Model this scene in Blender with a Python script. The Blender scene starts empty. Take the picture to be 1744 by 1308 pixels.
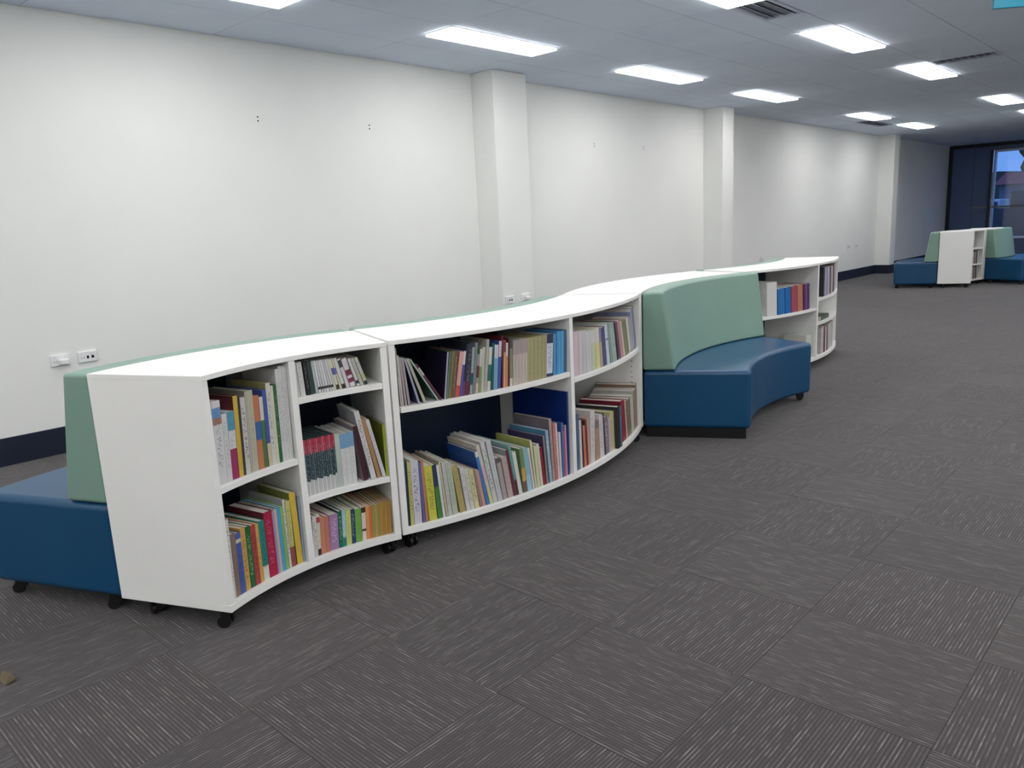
import bpy, bmesh, math, random
from mathutils import Vector, Matrix
random.seed(7)
SC = bpy.context.scene
COL = SC.collection
PI = math.pi
R = math.radians

# ------------------------------------------------------------------ camera
FPX = 1317.03                                   # focal length in pixels of a 1744 x 1308 frame
CAM = Vector((0.9268, -2.3944, 1.3058))
AX_R = Vector((0.73415870, 0.67737531, -0.04662295))
AX_U = Vector((-0.10225788, 0.17819060, 0.97866820))
AX_F = Vector((-0.67123344, 0.71373021, -0.20008714))
cam = bpy.data.cameras.new('camera'); camo = bpy.data.objects.new('camera', cam); COL.objects.link(camo)
cam.sensor_fit = 'HORIZONTAL'; cam.sensor_width = 36.0; cam.lens = FPX / 1744 * 36.0
cam.clip_start = 0.05; cam.clip_end = 400
m = Matrix.Identity(4)
for k, a in enumerate((AX_R, AX_U, -AX_F)):
    for r in range(3): m[r][k] = a[r]
for r in range(3): m[r][3] = CAM[r]
camo.matrix_world = m
SC.camera = camo

# ------------------------------------------------------------------ dusk sky, exposure
w = bpy.data.worlds.new('dusk'); SC.world = w; w.use_nodes = True
bg = w.node_tree.nodes['Background']
bg.inputs['Color'].default_value = (0.17, 0.36, 0.85, 1); bg.inputs['Strength'].default_value = 1.2
vs = SC.view_settings
vs.view_transform = 'Standard'; vs.look = 'None'; vs.gamma = 1.0; vs.exposure = 0.0
vs.use_curve_mapping = False
LAMP_STRENGTH = 14.7                             # the ceiling panels
LAMP_COLOR = (1.0, 0.985, 0.97)

# ------------------------------------------------------------------ helpers
def lin(c):
    return tuple(((v / 255) / 12.92 if v / 255 <= 0.04045 else ((v / 255 + 0.055) / 1.055) ** 2.4) for v in c)
def lk(o, parent=None):
    COL.objects.link(o)
    if parent is not None: o.parent = parent
    return o
def obj(name, me, mat=None, parent=None):
    if mat is not None and not me.materials:
        for mm in (mat if isinstance(mat, (list, tuple)) else [mat]): me.materials.append(mm)
    return lk(bpy.data.objects.new(name, me), parent)
def empty(name, loc=(0, 0, 0), parent=None):
    o = bpy.data.objects.new(name, None); o.location = loc; o.empty_display_size = 0.1
    return lk(o, parent)
def tag(o, label, cat, group=None, kind=None):
    o['label'] = label; o['category'] = cat
    if group: o['group'] = group
    if kind: o['kind'] = kind
    return o
def struct(o, label=None):
    o['kind'] = 'structure'
    if label: o['label'] = label
    return o
def mesh(name, bm, smooth=False):
    bmesh.ops.recalc_face_normals(bm, faces=bm.faces)
    me = bpy.data.meshes.new(name); bm.to_mesh(me); bm.free()
    if smooth: me.polygons.foreach_set('use_smooth', [True] * len(me.polygons))
    return me
def bx(bm, x0, x1, y0, y1, z0, z1, M=None):
    vs_ = [bm.verts.new((x, y, z)) for z in (z0, z1) for x, y in ((x0, y0), (x1, y0), (x1, y1), (x0, y1))]
    if M is not None:
        for v in vs_: v.co = M @ v.co
    a = vs_
    for f in ((0, 1, 2, 3), (4, 5, 6, 7), (0, 1, 5, 4), (1, 2, 6, 5), (2, 3, 7, 6), (3, 0, 4, 7)):
        bm.faces.new([a[i] for i in f])
def box(name, x0, x1, y0, y1, z0, z1, mat, parent=None, M=None, bevel=0):
    bm = bmesh.new(); bx(bm, x0, x1, y0, y1, z0, z1, M)
    o = obj(name, mesh(name, bm), mat, parent)
    if bevel: bev(o, bevel)
    return o
def bev(o, wdt, seg=2, ang=30):
    b = o.modifiers.new('bevel', 'BEVEL'); b.width = wdt; b.segments = seg; b.limit_method = 'ANGLE'; b.angle_limit = R(ang)
    b.harden_normals = True
    o.data.polygons.foreach_set('use_smooth', [True] * len(o.data.polygons))
    return o
def cyl(bm, p, q, r, n=12, r2=None):
    p, q = Vector(p), Vector(q); d = (q - p).normalized()
    a = d.orthogonal().normalized(); b = d.cross(a); r2 = r if r2 is None else r2
    A = [bm.verts.new(p + (a * math.cos(t) + b * math.sin(t)) * r) for t in [2 * PI * i / n for i in range(n)]]
    B = [bm.verts.new(q + (a * math.cos(t) + b * math.sin(t)) * r2) for t in [2 * PI * i / n for i in range(n)]]
    for i in range(n): bm.faces.new((A[i], A[(i + 1) % n], B[(i + 1) % n], B[i]))
    bm.faces.new(A[::-1]); bm.faces.new(B)
def sweep(name, c, prof, a0, a1, n, mat, parent=None, bevel=0, seg=2):
    """closed profile of (radius, z) swept about the upright axis through c"""
    bm = bmesh.new(); rings = []
    for i in range(n + 1):
        a = a0 + (a1 - a0) * i / n
        rings.append([bm.verts.new((c[0] + r * math.cos(a), c[1] + r * math.sin(a), z)) for r, z in prof])
    k = len(prof)
    for i in range(n):
        for j in range(k):
            bm.faces.new((rings[i][j], rings[i][(j + 1) % k], rings[i + 1][(j + 1) % k], rings[i + 1][j]))
    bm.faces.new(rings[0]); bm.faces.new(rings[-1][::-1])
    o = obj(name, mesh(name, bm, True), mat, parent)
    if bevel: bev(o, bevel, seg)
    else:
        for p in o.data.polygons: p.use_smooth = False
    return o
def rect(r0, r1, z0, z1): return [(r0, z0), (r1, z0), (r1, z1), (r0, z1)]

# ------------------------------------------------------------------ materials
class NT:
    def __init__(s, name):
        s.m = bpy.data.materials.new(name); s.m.use_nodes = True; s.t = s.m.node_tree; s.n = s.t.nodes
        s.b = s.n['Principled BSDF']
    def new(s, t, **k):
        nd = s.n.new(t)
        for a, v in k.items(): setattr(nd, a, v)
        return nd
    def set(s, sock, v):
        if hasattr(v, 'is_output'): s.t.links.new(v, sock)
        else: sock.default_value = v
    def math(s, op, a, b=0.0, c=None):
        nd = s.new('ShaderNodeMath', operation=op); s.set(nd.inputs[0], a); s.set(nd.inputs[1], b)
        if c is not None: s.set(nd.inputs[2], c)
        return nd.outputs[0]
    def mix(s, f, a, b):
        nd = s.new('ShaderNodeMix', data_type='RGBA'); s.set(nd.inputs[0], f); s.set(nd.inputs[6], a); s.set(nd.inputs[7], b)
        return nd.outputs[2]
    def xyz(s, x, y, z):
        nd = s.new('ShaderNodeCombineXYZ'); s.set(nd.inputs[0], x); s.set(nd.inputs[1], y); s.set(nd.inputs[2], z); return nd.outputs[0]
    def noise(s, vec, scale, detail=2.0, rough=0.5):
        nd = s.new('ShaderNodeTexNoise'); s.set(nd.inputs['Vector'], vec); nd.inputs['Scale'].default_value = scale
        nd.inputs['Detail'].default_value = detail; nd.inputs['Roughness'].default_value = rough
        return nd.outputs[0]
    def ramp(s, v, lo, hi):
        nd = s.new('ShaderNodeMapRange', clamp=True); s.set(nd.inputs[0], v); nd.inputs[1].default_value = lo; nd.inputs[2].default_value = hi
        return nd.outputs[0]
    def attr(s, name, kind='OBJECT', out='Color'):
        nd = s.new('ShaderNodeAttribute', attribute_type=kind, attribute_name=name); return nd.outputs[out]
    def bump(s, h, strength, dist):
        nd = s.new('ShaderNodeBump'); s.set(nd.inputs['Height'], h); nd.inputs['Strength'].default_value = strength
        nd.inputs['Distance'].default_value = dist; s.t.links.new(nd.outputs[0], s.b.inputs['Normal'])
    def pos(s): return s.new('ShaderNodeNewGeometry').outputs['Position']
    def out(s, col=None, rough=None, spec=None):
        if col is not None: s.set(s.b.inputs['Base Color'], col)
        if rough is not None: s.set(s.b.inputs['Roughness'], rough)
        if spec is not None: s.set(s.b.inputs['Specular IOR Level'], spec)
        return s.m
def c4(rgb): return (*lin(rgb), 1.0)
def plain(name, rgb, rough=0.5, spec=0.5, var=0.06, scale=6.0, bump=0.0, bscale=200.0):
    t = NT(name); p = t.pos(); n = t.noise(p, scale, 3.0)
    a = lin(rgb); f = t.ramp(n, 0.3, 0.7)
    col = t.mix(f, (*[v * (1 - var) for v in a], 1), (*[min(1, v * (1 + var)) for v in a], 1))
    if bump: t.bump(t.noise(p, bscale, 2.0), bump, 0.001)
    return t.out(col, rough, spec)
M = {}
M['wall'] = plain('painted_plaster', (234, 235, 232), 0.75, 0.3, 0.02, 1.2)
M['ceil'] = plain('ceiling_tile_board', (228, 238, 255), 0.9, 0.1, 0.03, 2.0)
M['tbar'] = plain('ceiling_grid_metal', (205, 212, 228), 0.6, 0.3, 0.02)
M['skirt'] = plain('navy_skirting', (22, 32, 50), 0.5, 0.4, 0.1)
M['white'] = plain('white_laminate', (238, 238, 235), 0.42, 0.4, 0.015, 3.0)
M['navy'] = plain('navy_back_panel', (10, 34, 62), 0.5, 0.4, 0.1)
M['green'] = plain('sage_green_vinyl', (124, 156, 142), 0.38, 0.5, 0.03, 4.0)
M['blue'] = plain('petrol_blue_vinyl', (10, 70, 108), 0.32, 0.5, 0.05, 4.0)
M['black'] = plain('black_plastic', (18, 18, 20), 0.4, 0.5, 0.1)
M['metal'] = plain('grey_metal', (120, 122, 126), 0.35, 0.5, 0.05)
M['hole'] = plain('dark_hole', (24, 24, 24), 0.8, 0.1)
M['plastic'] = plain('white_plastic', (236, 237, 238), 0.3, 0.5, 0.01)
M['page'] = plain('paper_pages', (214, 210, 200), 0.85, 0.1, 0.06, 120)
M['fitting'] = plain('white_fitting_trim', (224, 226, 230), 0.5, 0.4, 0.01)
M['slate'] = plain('dark_slate_panel', (84, 104, 144), 0.35, 0.5, 0.1, 1.5)
M['frame'] = plain('black_window_frame', (20, 24, 34), 0.4, 0.5, 0.05)
M['alu'] = plain('pale_window_frame', (225, 232, 240), 0.4, 0.4, 0.02)
M['ventback'] = plain('vent_shadow_metal', (140, 144, 154), 0.8, 0.1)
M['teal'] = plain('teal_sign_board', (30, 122, 146), 0.5, 0.4, 0.03)
M['slab'] = plain('dark_underlay', (40, 38, 38), 0.9, 0.1)
M['outside'] = plain('asphalt', (70, 74, 84), 0.9, 0.1, 0.1)
M['hill'] = plain('wooded_hill', (52, 62, 58), 0.95, 0.05, 0.3, 0.3)
M['roof'] = plain('red_roof', (150, 84, 84), 0.8, 0.1, 0.1)
M['render'] = plain('rendered_house_wall', (130, 132, 146), 0.8, 0.2, 0.05)
M['vanwhite'] = plain('van_paint', (220, 224, 230), 0.3, 0.5, 0.01)
M['pane'] = plain('dark_house_glass', (40, 48, 66), 0.15, 0.5, 0.05)
def _lamp():
    t = NT('lamp_diffuser'); t.b.inputs['Emission Color'].default_value = (*LAMP_COLOR, 1)
    t.b.inputs['Emission Strength'].default_value = LAMP_STRENGTH
    return t.out((0.8, 0.8, 0.8, 1), 0.6)
M['lamp'] = _lamp()
def _glass():
    t = NT('window_glass'); n = t.n; tr = n.new('ShaderNodeBsdfTransparent'); gl = n.new('ShaderNodeBsdfGlossy')
    gl.inputs['Roughness'].default_value = 0.03; tr.inputs['Color'].default_value = (0.9, 0.94, 0.97, 1)
    mx = n.new('ShaderNodeMixShader'); mx.inputs[0].default_value = 0.07
    t.t.links.new(tr.outputs[0], mx.inputs[1]); t.t.links.new(gl.outputs[0], mx.inputs[2])
    t.t.links.new(mx.outputs[0], n['Material Output'].inputs['Surface'])
    return t.m
M['glass'] = _glass()
def _carpet():
    t = NT('striped_carpet'); sp = t.new('ShaderNodeSeparateXYZ'); t.t.links.new(t.pos(), sp.inputs[0])
    x, y = sp.outputs[0], sp.outputs[1]
    i = t.math('FLOOR', t.math('MULTIPLY', x, 2.0)); j = t.math('FLOOR', t.math('MULTIPLY', y, 2.0))
    par = t.math('MULTIPLY', t.math('FRACT', t.math('MULTIPLY', t.math('ADD', i, j), 0.5)), 2.0)   # 0 along y, 1 along x
    def sel(a, b): return t.math('ADD', t.math('MULTIPLY', a, t.math('SUBTRACT', 1.0, par)), t.math('MULTIPLY', b, par))
    al, ac = sel(y, x), sel(x, y)
    q = t.math('MULTIPLY', ac, 1 / 0.0102); row = t.math('FLOOR', q); fr = t.math('FRACT', q)
    tri = t.math('SUBTRACT', 1.0, t.math('ABSOLUTE', t.math('MULTIPLY_ADD', fr, 2.0, -1.0)))
    mask = t.ramp(tri, 0.55, 0.95); groove = t.ramp(tri, 0.0, 0.5)
    tid = t.math('MULTIPLY_ADD', i, 3.7, t.math('MULTIPLY', j, 9.1))
    rv = t.math('MULTIPLY', row, 4.37)
    st = t.noise(t.xyz(t.math('MULTIPLY', al, 13.0), rv, tid), 1.0, 2.0, 0.55)
    st = t.ramp(st, 0.50, 0.80)
    lng = t.ramp(t.noise(t.xyz(t.math('MULTIPLY', al, 2.6), rv, t.math('ADD', tid, 31.0)), 1.0, 1.0), 0.35, 0.7)
    wn = t.new('ShaderNodeTexWhiteNoise', noise_dimensions='2D'); t.set(wn.inputs['Vector'], t.xyz(i, j, 0.0))
    fine = t.noise(t.pos(), 260.0, 2.0)
    base = t.math('MULTIPLY_ADD', wn.outputs[0], 0.12, 0.62)
    base = t.math('MULTIPLY_ADD', groove, 0.26, base)
    base = t.math('MULTIPLY', base, t.math('MULTIPLY_ADD', fine, 0.5, 0.75))
    dirt = t.noise(t.pos(), 1.7, 3.0)
    base = t.math('MULTIPLY', base, t.math('MULTIPLY_ADD', dirt, 0.16, 0.92))
    sm = t.math('MULTIPLY', t.math('MULTIPLY_ADD', lng, 0.17, t.math('MULTIPLY', st, 0.75)), mask)
    d, l = lin((72, 68, 69)), lin((158, 154, 153))
    hue = t.new('ShaderNodeMix', data_type='RGBA', blend_type='MULTIPLY'); hue.inputs[0].default_value = 1.0
    hue.inputs[6].default_value = (*d, 1); cc = t.new('ShaderNodeCombineColor')
    for k in range(3): t.set(cc.inputs[k], base)
    t.t.links.new(cc.outputs[0], hue.inputs[7])
    col = t.mix(sm, hue.outputs[2], (*l, 1))
    t.bump(t.math('ADD', groove, fine), 0.35, 0.0015)
    t.b.inputs['Sheen Weight'].default_value = 0.2; t.b.inputs['Sheen Roughness'].default_value = 0.45
    return t.out(col, 0.95, 0.1)
M['carpet'] = _carpet()
def _cover():
    t = NT('book_cover'); n = t.noise(t.new('ShaderNodeTexCoord').outputs['Object'], 18.0, 3.0)
    a = t.attr('cover_color'); nd = t.new('ShaderNodeHueSaturation'); t.set(nd.inputs['Color'], a)
    t.set(nd.inputs['Value'], t.math('MULTIPLY_ADD', n, 0.5, 0.75))
    return t.out(nd.outputs[0], 0.4, 0.4)
M['cover'] = _cover()
def _spine():
    t = NT('book_spine'); uv = t.new('ShaderNodeUVMap'); sp = t.new('ShaderNodeSeparateXYZ'); t.t.links.new(uv.outputs[0], sp.inputs[0])
    u, v = sp.outputs[0], sp.outputs[1]                     # v runs 0 at the head to 1 at the foot
    col = t.attr('spine_color')
    for k in ('1', '2'):
        rg = t.new('ShaderNodeSeparateXYZ'); t.t.links.new(t.attr('band_range' + k, out='Vector'), rg.inputs[0])
        f = t.math('MULTIPLY', t.math('GREATER_THAN', v, rg.outputs[0]), t.math('LESS_THAN', v, rg.outputs[1]))
        col = t.mix(f, col, t.attr('band_color' + k))
    px = t.new('ShaderNodeSeparateXYZ'); t.t.links.new(t.attr('print_scale', out='Vector'), px.inputs[0])
    rnd = t.new('ShaderNodeObjectInfo').outputs['Random']
    vec = t.xyz(t.math('MULTIPLY', u, 2.2), t.math('MULTIPLY', v, px.outputs[1]), t.math('MULTIPLY', rnd, 91.0))
    mk = t.ramp(t.noise(vec, 1.0, 1.5), 0.52, 0.58)
    ins = t.math('MULTIPLY', t.math('GREATER_THAN', u, 0.22), t.math('LESS_THAN', u, 0.78))
    ins = t.math('MULTIPLY', ins, t.math('MULTIPLY', t.math('GREATER_THAN', v, 0.12), t.math('LESS_THAN', v, 0.8)))
    col = t.mix(t.math('MULTIPLY', t.math('MULTIPLY', mk, ins), px.outputs[0]), col, t.attr('print_color'))
    return t.out(col, 0.42, 0.4)
M['spine'] = _spine()
def in_view(p, mx=60):
    d = Vector(p) - CAM; z = d.dot(AX_F)
    if z < 0.2: return None
    u = 872 + FPX * d.dot(AX_R) / z; v = 654 - FPX * d.dot(AX_U) / z
    return z if -mx < u < 1744 + mx and -mx < v < 1308 + mx else None

# ------------------------------------------------------------------ the room
WX, EX, SY, NY, ZC = -4.53, 4.5, -9.2, 19.63, 2.72
# floor: a slab with carpet tiles laid on it
bm = bmesh.new(); bx(bm, WX - 0.15, EX + 0.15, SY - 0.15, NY + 0.15, -0.15, -0.008)
floor = struct(obj('floor', mesh('floor', bm), M['slab']), 'dark grey carpet tile floor with pale streaks')
def tile_field(parent, name, stuffname, mat, xs, ys, z0, z1, gap, zv, skip=None, limit=290):
    near, far = [], []
    for a, b in zip(xs[:-1], xs[1:]):
        for c, d in zip(ys[:-1], ys[1:]):
            if skip and skip(a, b, c, d):
                for (a2, b2, c2, d2) in skip(a, b, c, d): near.append((0, a2, b2, c2, d2))
                continue
            ctr = ((a + b) / 2, (c + d) / 2, zv); z = in_view(ctr)
            (near if z else far).append((z or 99, a, b, c, d))
    near.sort(); far += near[limit:]; near = near[:limit]
    cache = {}
    for z, a, b, c, d in near:
        k = (round(b - a, 3), round(d - c, 3))
        if k not in cache:
            bm = bmesh.new(); hx, hy = k[0] / 2 - gap, k[1] / 2 - gap; bx(bm, -hx, hx, -hy, hy, z0, z1)
            me = mesh(name, bm); me.materials.append(mat); cache[k] = me
        o = lk(bpy.data.objects.new(name, cache[k]), parent); o.location = ((a + b) / 2, (c + d) / 2, 0)
    bm = bmesh.new()
    for z, a, b, c, d in far: bx(bm, a + gap, b - gap, c + gap, d - gap, z0, z1)
    o = obj(stuffname, mesh(stuffname, bm), mat, parent); o['kind'] = 'stuff'
fx = [WX] + [k * 0.5 for k in range(-9, 9)] + [EX]; fy = [SY] + [k * 0.5 for k in range(-18, 40)] + [NY]
tile_field(floor, 'carpet_tile', 'carpet_tile_field', M['carpet'], fx, fy, -0.008, 0.0, 0.0006, 0.0)
# lamps sit in the right half of a ceiling bay
LAMPS = []
for row, lx in enumerate([-3.645, -1.845, -0.045, 1.755, 3.555]):
    for ly in (-7.9, -5.5, -3.1, -0.7, 1.7, 4.1, 6.5, 10.1, 12.5): LAMPS.append((lx, ly, row))  # rearmost pair per row unseen, added to brighten the near end panel
VENTS = [(-1.545, -0.945, 6.5, 6.8), (-3.945, -3.645, 11.3, 12.5), (-1.845, -1.545, 2.9, 3.5)]
bm = bmesh.new(); bx(bm, WX - 0.15, EX + 0.15, SY - 0.15, NY + 0.15, ZC + 0.012, ZC + 0.15)
ceiling = struct(obj('ceiling', mesh('ceiling', bm), M['tbar']), 'pale grey suspended ceiling of large tiles')
cx = [WX + 0.001] + [-1.545 + 0.6 * k for k in range(-4, 11)] + [EX - 0.001]
cy = [SY + 0.001] + [4.1 + 1.2 * k for k in range(-11, 13)] + [NY - 0.001]
def cskip(a, b, c, d):
    for lx, ly, row in LAMPS:
        if abs(b - (lx + 0.3)) < 0.01 and abs(c - ly) < 0.01: return [(a, lx, c, d)]
    v = VENTS[0]
    if abs(a - v[0]) < 0.01 and abs(c - 6.5) < 0.01: return [(a, b, 6.8, d)]
    if abs(b + 3.345) < 0.01 and abs(c - 11.3) < 0.01: return [(-3.645, b, c, d)]
    if abs(b + 1.545) < 0.01 and abs(c - 2.9) < 0.01: return [(a, -1.845, c, d), (-1.845, b, 3.5, d)]
    return None
tile_field(ceiling, 'ceiling_tile', 'ceiling_tile_field', M['ceil'], cx, cy, ZC, ZC + 0.012, 0.0025, ZC, cskip)
# walls
def wall(name, x0, x1, y0, y1, z0=0.0, z1=ZC + 0.012, mat=None, label=None):
    return struct(box(name, x0, x1, y0, y1, z0, z1, mat or M['wall']), label)
wl = wall('wall_left', WX - 0.15, WX, SY, NY, label='long white wall behind the bookcases')
wall('wall_right', EX, EX + 0.15, SY, NY); wall('wall_back', WX - 0.15, EX + 0.15, SY - 0.15, SY)
PILLARS = [(3.04, 3.50), (7.42, 7.72), (14.45, 14.75)]; PXF = -4.245
for k, (a, b) in enumerate(PILLARS):
    bm = bmesh.new(); bx(bm, WX, PXF, a, b, 0, ZC)
    o = obj('wall_pillar', mesh('wall_pillar', bm), M['wall']); struct(o, ('white wall pillar nearest the camera', 'white wall pillar halfway along the wall', 'white wall pillar at the far end of the lit wall')[k])
    bev(o, 0.008 if k == 0 else 0.004, 2)
bm = bmesh.new(); t = 0.014; prev = SY
for a, b in PILLARS:
    bx(bm, WX, WX + t, prev, a - t, 0, 0.172); bx(bm, WX, PXF + t, a - t, a, 0, 0.172)
    bx(bm, PXF, PXF + t, a, b, 0, 0.172); bx(bm, WX, PXF + t, b, b + t, 0, 0.172); prev = b + t
bx(bm, WX, WX + t, prev, NY - 0.12, 0, 0.172)
struct(obj('baseboard_left', mesh('baseboard_left', bm), M['skirt']), 'dark navy skirting along the left wall')
# screw holes left in the wall
for y, z in ((0.785, 2.176), (1.812, 2.176), (4.949, 2.158), (5.951, 2.168)):
    for dz in (0.012, -0.016):
        bm = bmesh.new(); cyl(bm, (WX - 0.001, y, z + dz), (WX + 0.0015, y, z + dz), 0.006, 10)
        obj('screw_hole', mesh('screw_hole', bm), M['hole'], wl)
# far glazed wall
wf = struct(empty('wall_far', (0, NY, 0)), 'dark glazed far wall')
def fb(name, x0, x1, z0, z1, y0, y1, mat, par=wf, off=(0, NY, 0)):
    return box(name, x0 - off[0], x1 - off[0], y0 - off[1], y1 - off[1], z0 - off[2], z1 - off[2], mat, par)
fb('frame_post', WX, WX + 0.07, 0, 2.70, NY - 0.12, NY, M['frame'])
fb('frame_head', WX + 0.07, EX, 2.63, 2.70, NY - 0.12, NY, M['frame'])
fb('lintel', WX, EX, 2.70, ZC + 0.012, NY - 0.06, NY + 0.1, M['slate'])
fb('slate_panel', WX + 0.07, -3.99, 0, 2.63, NY - 0.04, NY + 0.1, M['slate'])
fb('slate_panel', -3.985, -3.64, 0, 2.63, NY - 0.04, NY + 0.1, M['slate'])
fb('transom', -3.985, -3.62, 1.19, 1.235, NY - 0.065, NY - 0.04, M['metal'])
fb('spandrel', -3.64, EX, 0, 0.46, NY - 0.04, NY + 0.1, M['slate'])
fb('head_panel', -3.64, EX, 2.54, 2.63, NY - 0.04, NY + 0.1, M['slate'])
for k in range(3):
    x0 = -3.64 + 2.71 * k; x1 = x0 + 2.71
    wn = struct(empty('window_%d' % (k + 1), ((x0 + x1) / 2, NY, 0.46)), 'dusk window with pale frame and rail' if k == 0 else None)
    of = ((x0 + x1) / 2, NY, 0.46)
    fb('window_post', x0, x0 + 0.05, 0.46, 2.54, NY - 0.1, NY - 0.02, M['frame'], wn, of)
    fb('window_frame', x0 + 0.05, x0 + 0.085, 0.5, 2.5, NY + 0.02, NY + 0.2, M['alu'], wn, of)
    fb('window_frame', x1 - 0.035, x1, 0.5, 2.5, NY + 0.02, NY + 0.2, M['alu'], wn, of)
    fb('window_head', x0 + 0.05, x1, 2.5, 2.54, NY + 0.02, NY + 0.2, M['alu'], wn, of)
    fb('window_sill', x0 + 0.05, x1, 0.46, 0.5, NY - 0.12, NY + 0.2, M['alu'], wn, of)
    fb('rail', x0 + 0.085, x1 - 0.035, 1.19, 1.235, NY - 0.06, NY + 0.0, M['metal'], wn, of)
    fb('pane', x0 + 0.085, x1 - 0.035, 0.5, 2.5, NY - 0.01, NY - 0.004, M['glass'], wn, of)

# ------------------------------------------------------------------ outside the window
g = struct(box('ground', -90, 60, NY + 0.3, 140, -1.5, -0.4, M['outside']), 'dark asphalt outside the window')
struct(box('parapet', -30, 20, 24.0, 24.2, -0.4, 1.15, M['outside']), 'low dark wall just outside the window')
bm = bmesh.new(); n = 40; prv = None
for i in range(n + 1):
    x = -90 + 150 * i / n; h = 3.9 + 0.5 * math.sin(i * 0.45) + 0.4 * math.sin(i * 1.7)
    cur = [bm.verts.new((x, 85, -0.5)), bm.verts.new((x, 96, h)), bm.verts.new((x, 120, -0.5))]
    if prv:
        for a, b in ((0, 1), (1, 2)): bm.faces.new((prv[a], cur[a], cur[b], prv[b]))
    prv = cur
struct(obj('hill', mesh('hill', bm), M['hill']), 'dark wooded ridge beyond the window')
hb = empty('house', (-8.4, 58, -0.4)); tag(hb, 'low pale house with red roof beyond the window', 'building')
box('wall', -2.6, 6, 0, 6, 0, 2.9, M['render'], hb)
bm = bmesh.new()
A = [bm.verts.new((x, y, z)) for x in (-2.9, 6.3) for y, z in ((-0.4, 2.85), (3, 3.7), (6.4, 2.85))]
for f in ((0, 1, 2), (3, 5, 4), (0, 3, 4, 1), (1, 4, 5, 2), (0, 2, 5, 3)): bm.faces.new([A[i] for i in f])
obj('roof', mesh('roof', bm), M['roof'], hb)
for x in (-1.9, 0.1, 2.1, 4.1): box('window', x, x + 1.0, -0.03, 0.02, 1.3, 2.4, M['pane'], hb)
vn = empty('van', (-10.6, 54, -0.2)); vn.rotation_euler.z = -PI / 2; vn.scale = (0.75, 0.75, 0.75); tag(vn, 'white van parked outside the far window', 'van')
box('van_body', -2.2, 1.4, -0.9, 0.9, 0.35, 2.3, M['vanwhite'], vn, bevel=0.12)
box('cab', 1.35, 2.3, -0.85, 0.85, 0.35, 1.5, M['vanwhite'], vn, bevel=0.12)
box('windscreen', 1.3, 1.8, -0.75, 0.75, 1.45, 2.1, M['pane'], vn, bevel=0.08)
for x in (-1.4, 1.4):
    for y in (-0.85, 0.85):
        bm = bmesh.new(); cyl(bm, (x, y - 0.1, 0.35), (x, y + 0.1, 0.35), 0.35, 20); obj('wheel', mesh('wheel', bm), M['black'], vn)
tr = empty('tree', (-10.4, 74, -0.4)); tr.scale = (1.7, 1.7, 1.7); tag(tr, 'dark tree outside the far window', 'tree')
bm = bmesh.new(); cyl(bm, (0, 0, 0), (0.1, 0, 3.0), 0.16, 10, 0.09); obj('trunk', mesh('trunk', bm), M['hill'], tr)
bm = bmesh.new()
for k in range(14):
    a = random.uniform(0, 6.28); rr = random.uniform(0, 1.1)
    mm = Matrix.Translation((rr * math.cos(a), rr * math.sin(a), random.uniform(2.3, 4.6))) @ Matrix.Scale(random.uniform(0.55, 0.9), 4)
    bmesh.ops.create_icosphere(bm, subdivisions=2, radius=1.0, matrix=mm)
for v in bm.verts: v.co += Vector((random.uniform(-.06, .06), random.uniform(-.06, .06), random.uniform(-.06, .06)))
obj('crown', mesh('crown', bm), M['hill'], tr)

# ------------------------------------------------------------------ ceiling lamps, vents, sign
bm = bmesh.new()
for a in ((0, 0.3, 0, 0.012), (0, 0.3, 1.188, 1.2), (0, 0.012, 0.012, 1.188), (0.288, 0.3, 0.012, 1.188)): bx(bm, *a, -0.004, 0.012)
me_fr = mesh('lamp_frame', bm); me_fr.materials.append(M['fitting'])
bm = bmesh.new(); bx(bm, 0.012, 0.288, 0.012, 1.188, -0.018, 0.012); me_df = mesh('lamp_diffuser', bm); me_df.materials.append(M['lamp'])  # made to stand proud, its glowing sides added to spill light on the ceiling
ordn = ['first', 'second', 'third', 'fourth', 'fifth', 'sixth', 'seventh', 'eighth', 'ninth', 'tenth']
cnt = {}
for lx, ly, row in LAMPS:
    t = empty('ceiling_lamp', (lx, ly, ZC)); k = cnt[row] = cnt.get(row, -1) + 1
    if row < 2:
        nv = k - 3 if row == 0 else k - 4
        lab = 'lit rectangular ceiling panel, %s nearest in the row %s' % (ordn[max(nv, 0)], 'along the white wall' if row == 0 else 'one bay out from the wall')
        if nv < 0: lab = 'unseen lit ceiling panel behind the camera, %s back in the %s row' % (ordn[-nv - 1], 'wall side' if row == 0 else 'second')
    else: lab = 'unseen lit ceiling panel over open floor, row %s, %s from back wall' % (ordn[row], ordn[k])
    tag(t, lab, 'ceiling lamp', 'recessed ceiling panels')
    lk(bpy.data.objects.new('frame', me_fr), t); lk(bpy.data.objects.new('diffuser', me_df), t)
VL = ['square air vent with dark slots beside a lit ceiling panel', 'long grey air vent between the two farthest wall lamps', 'small square air vent at the top edge of the ceiling']
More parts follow.
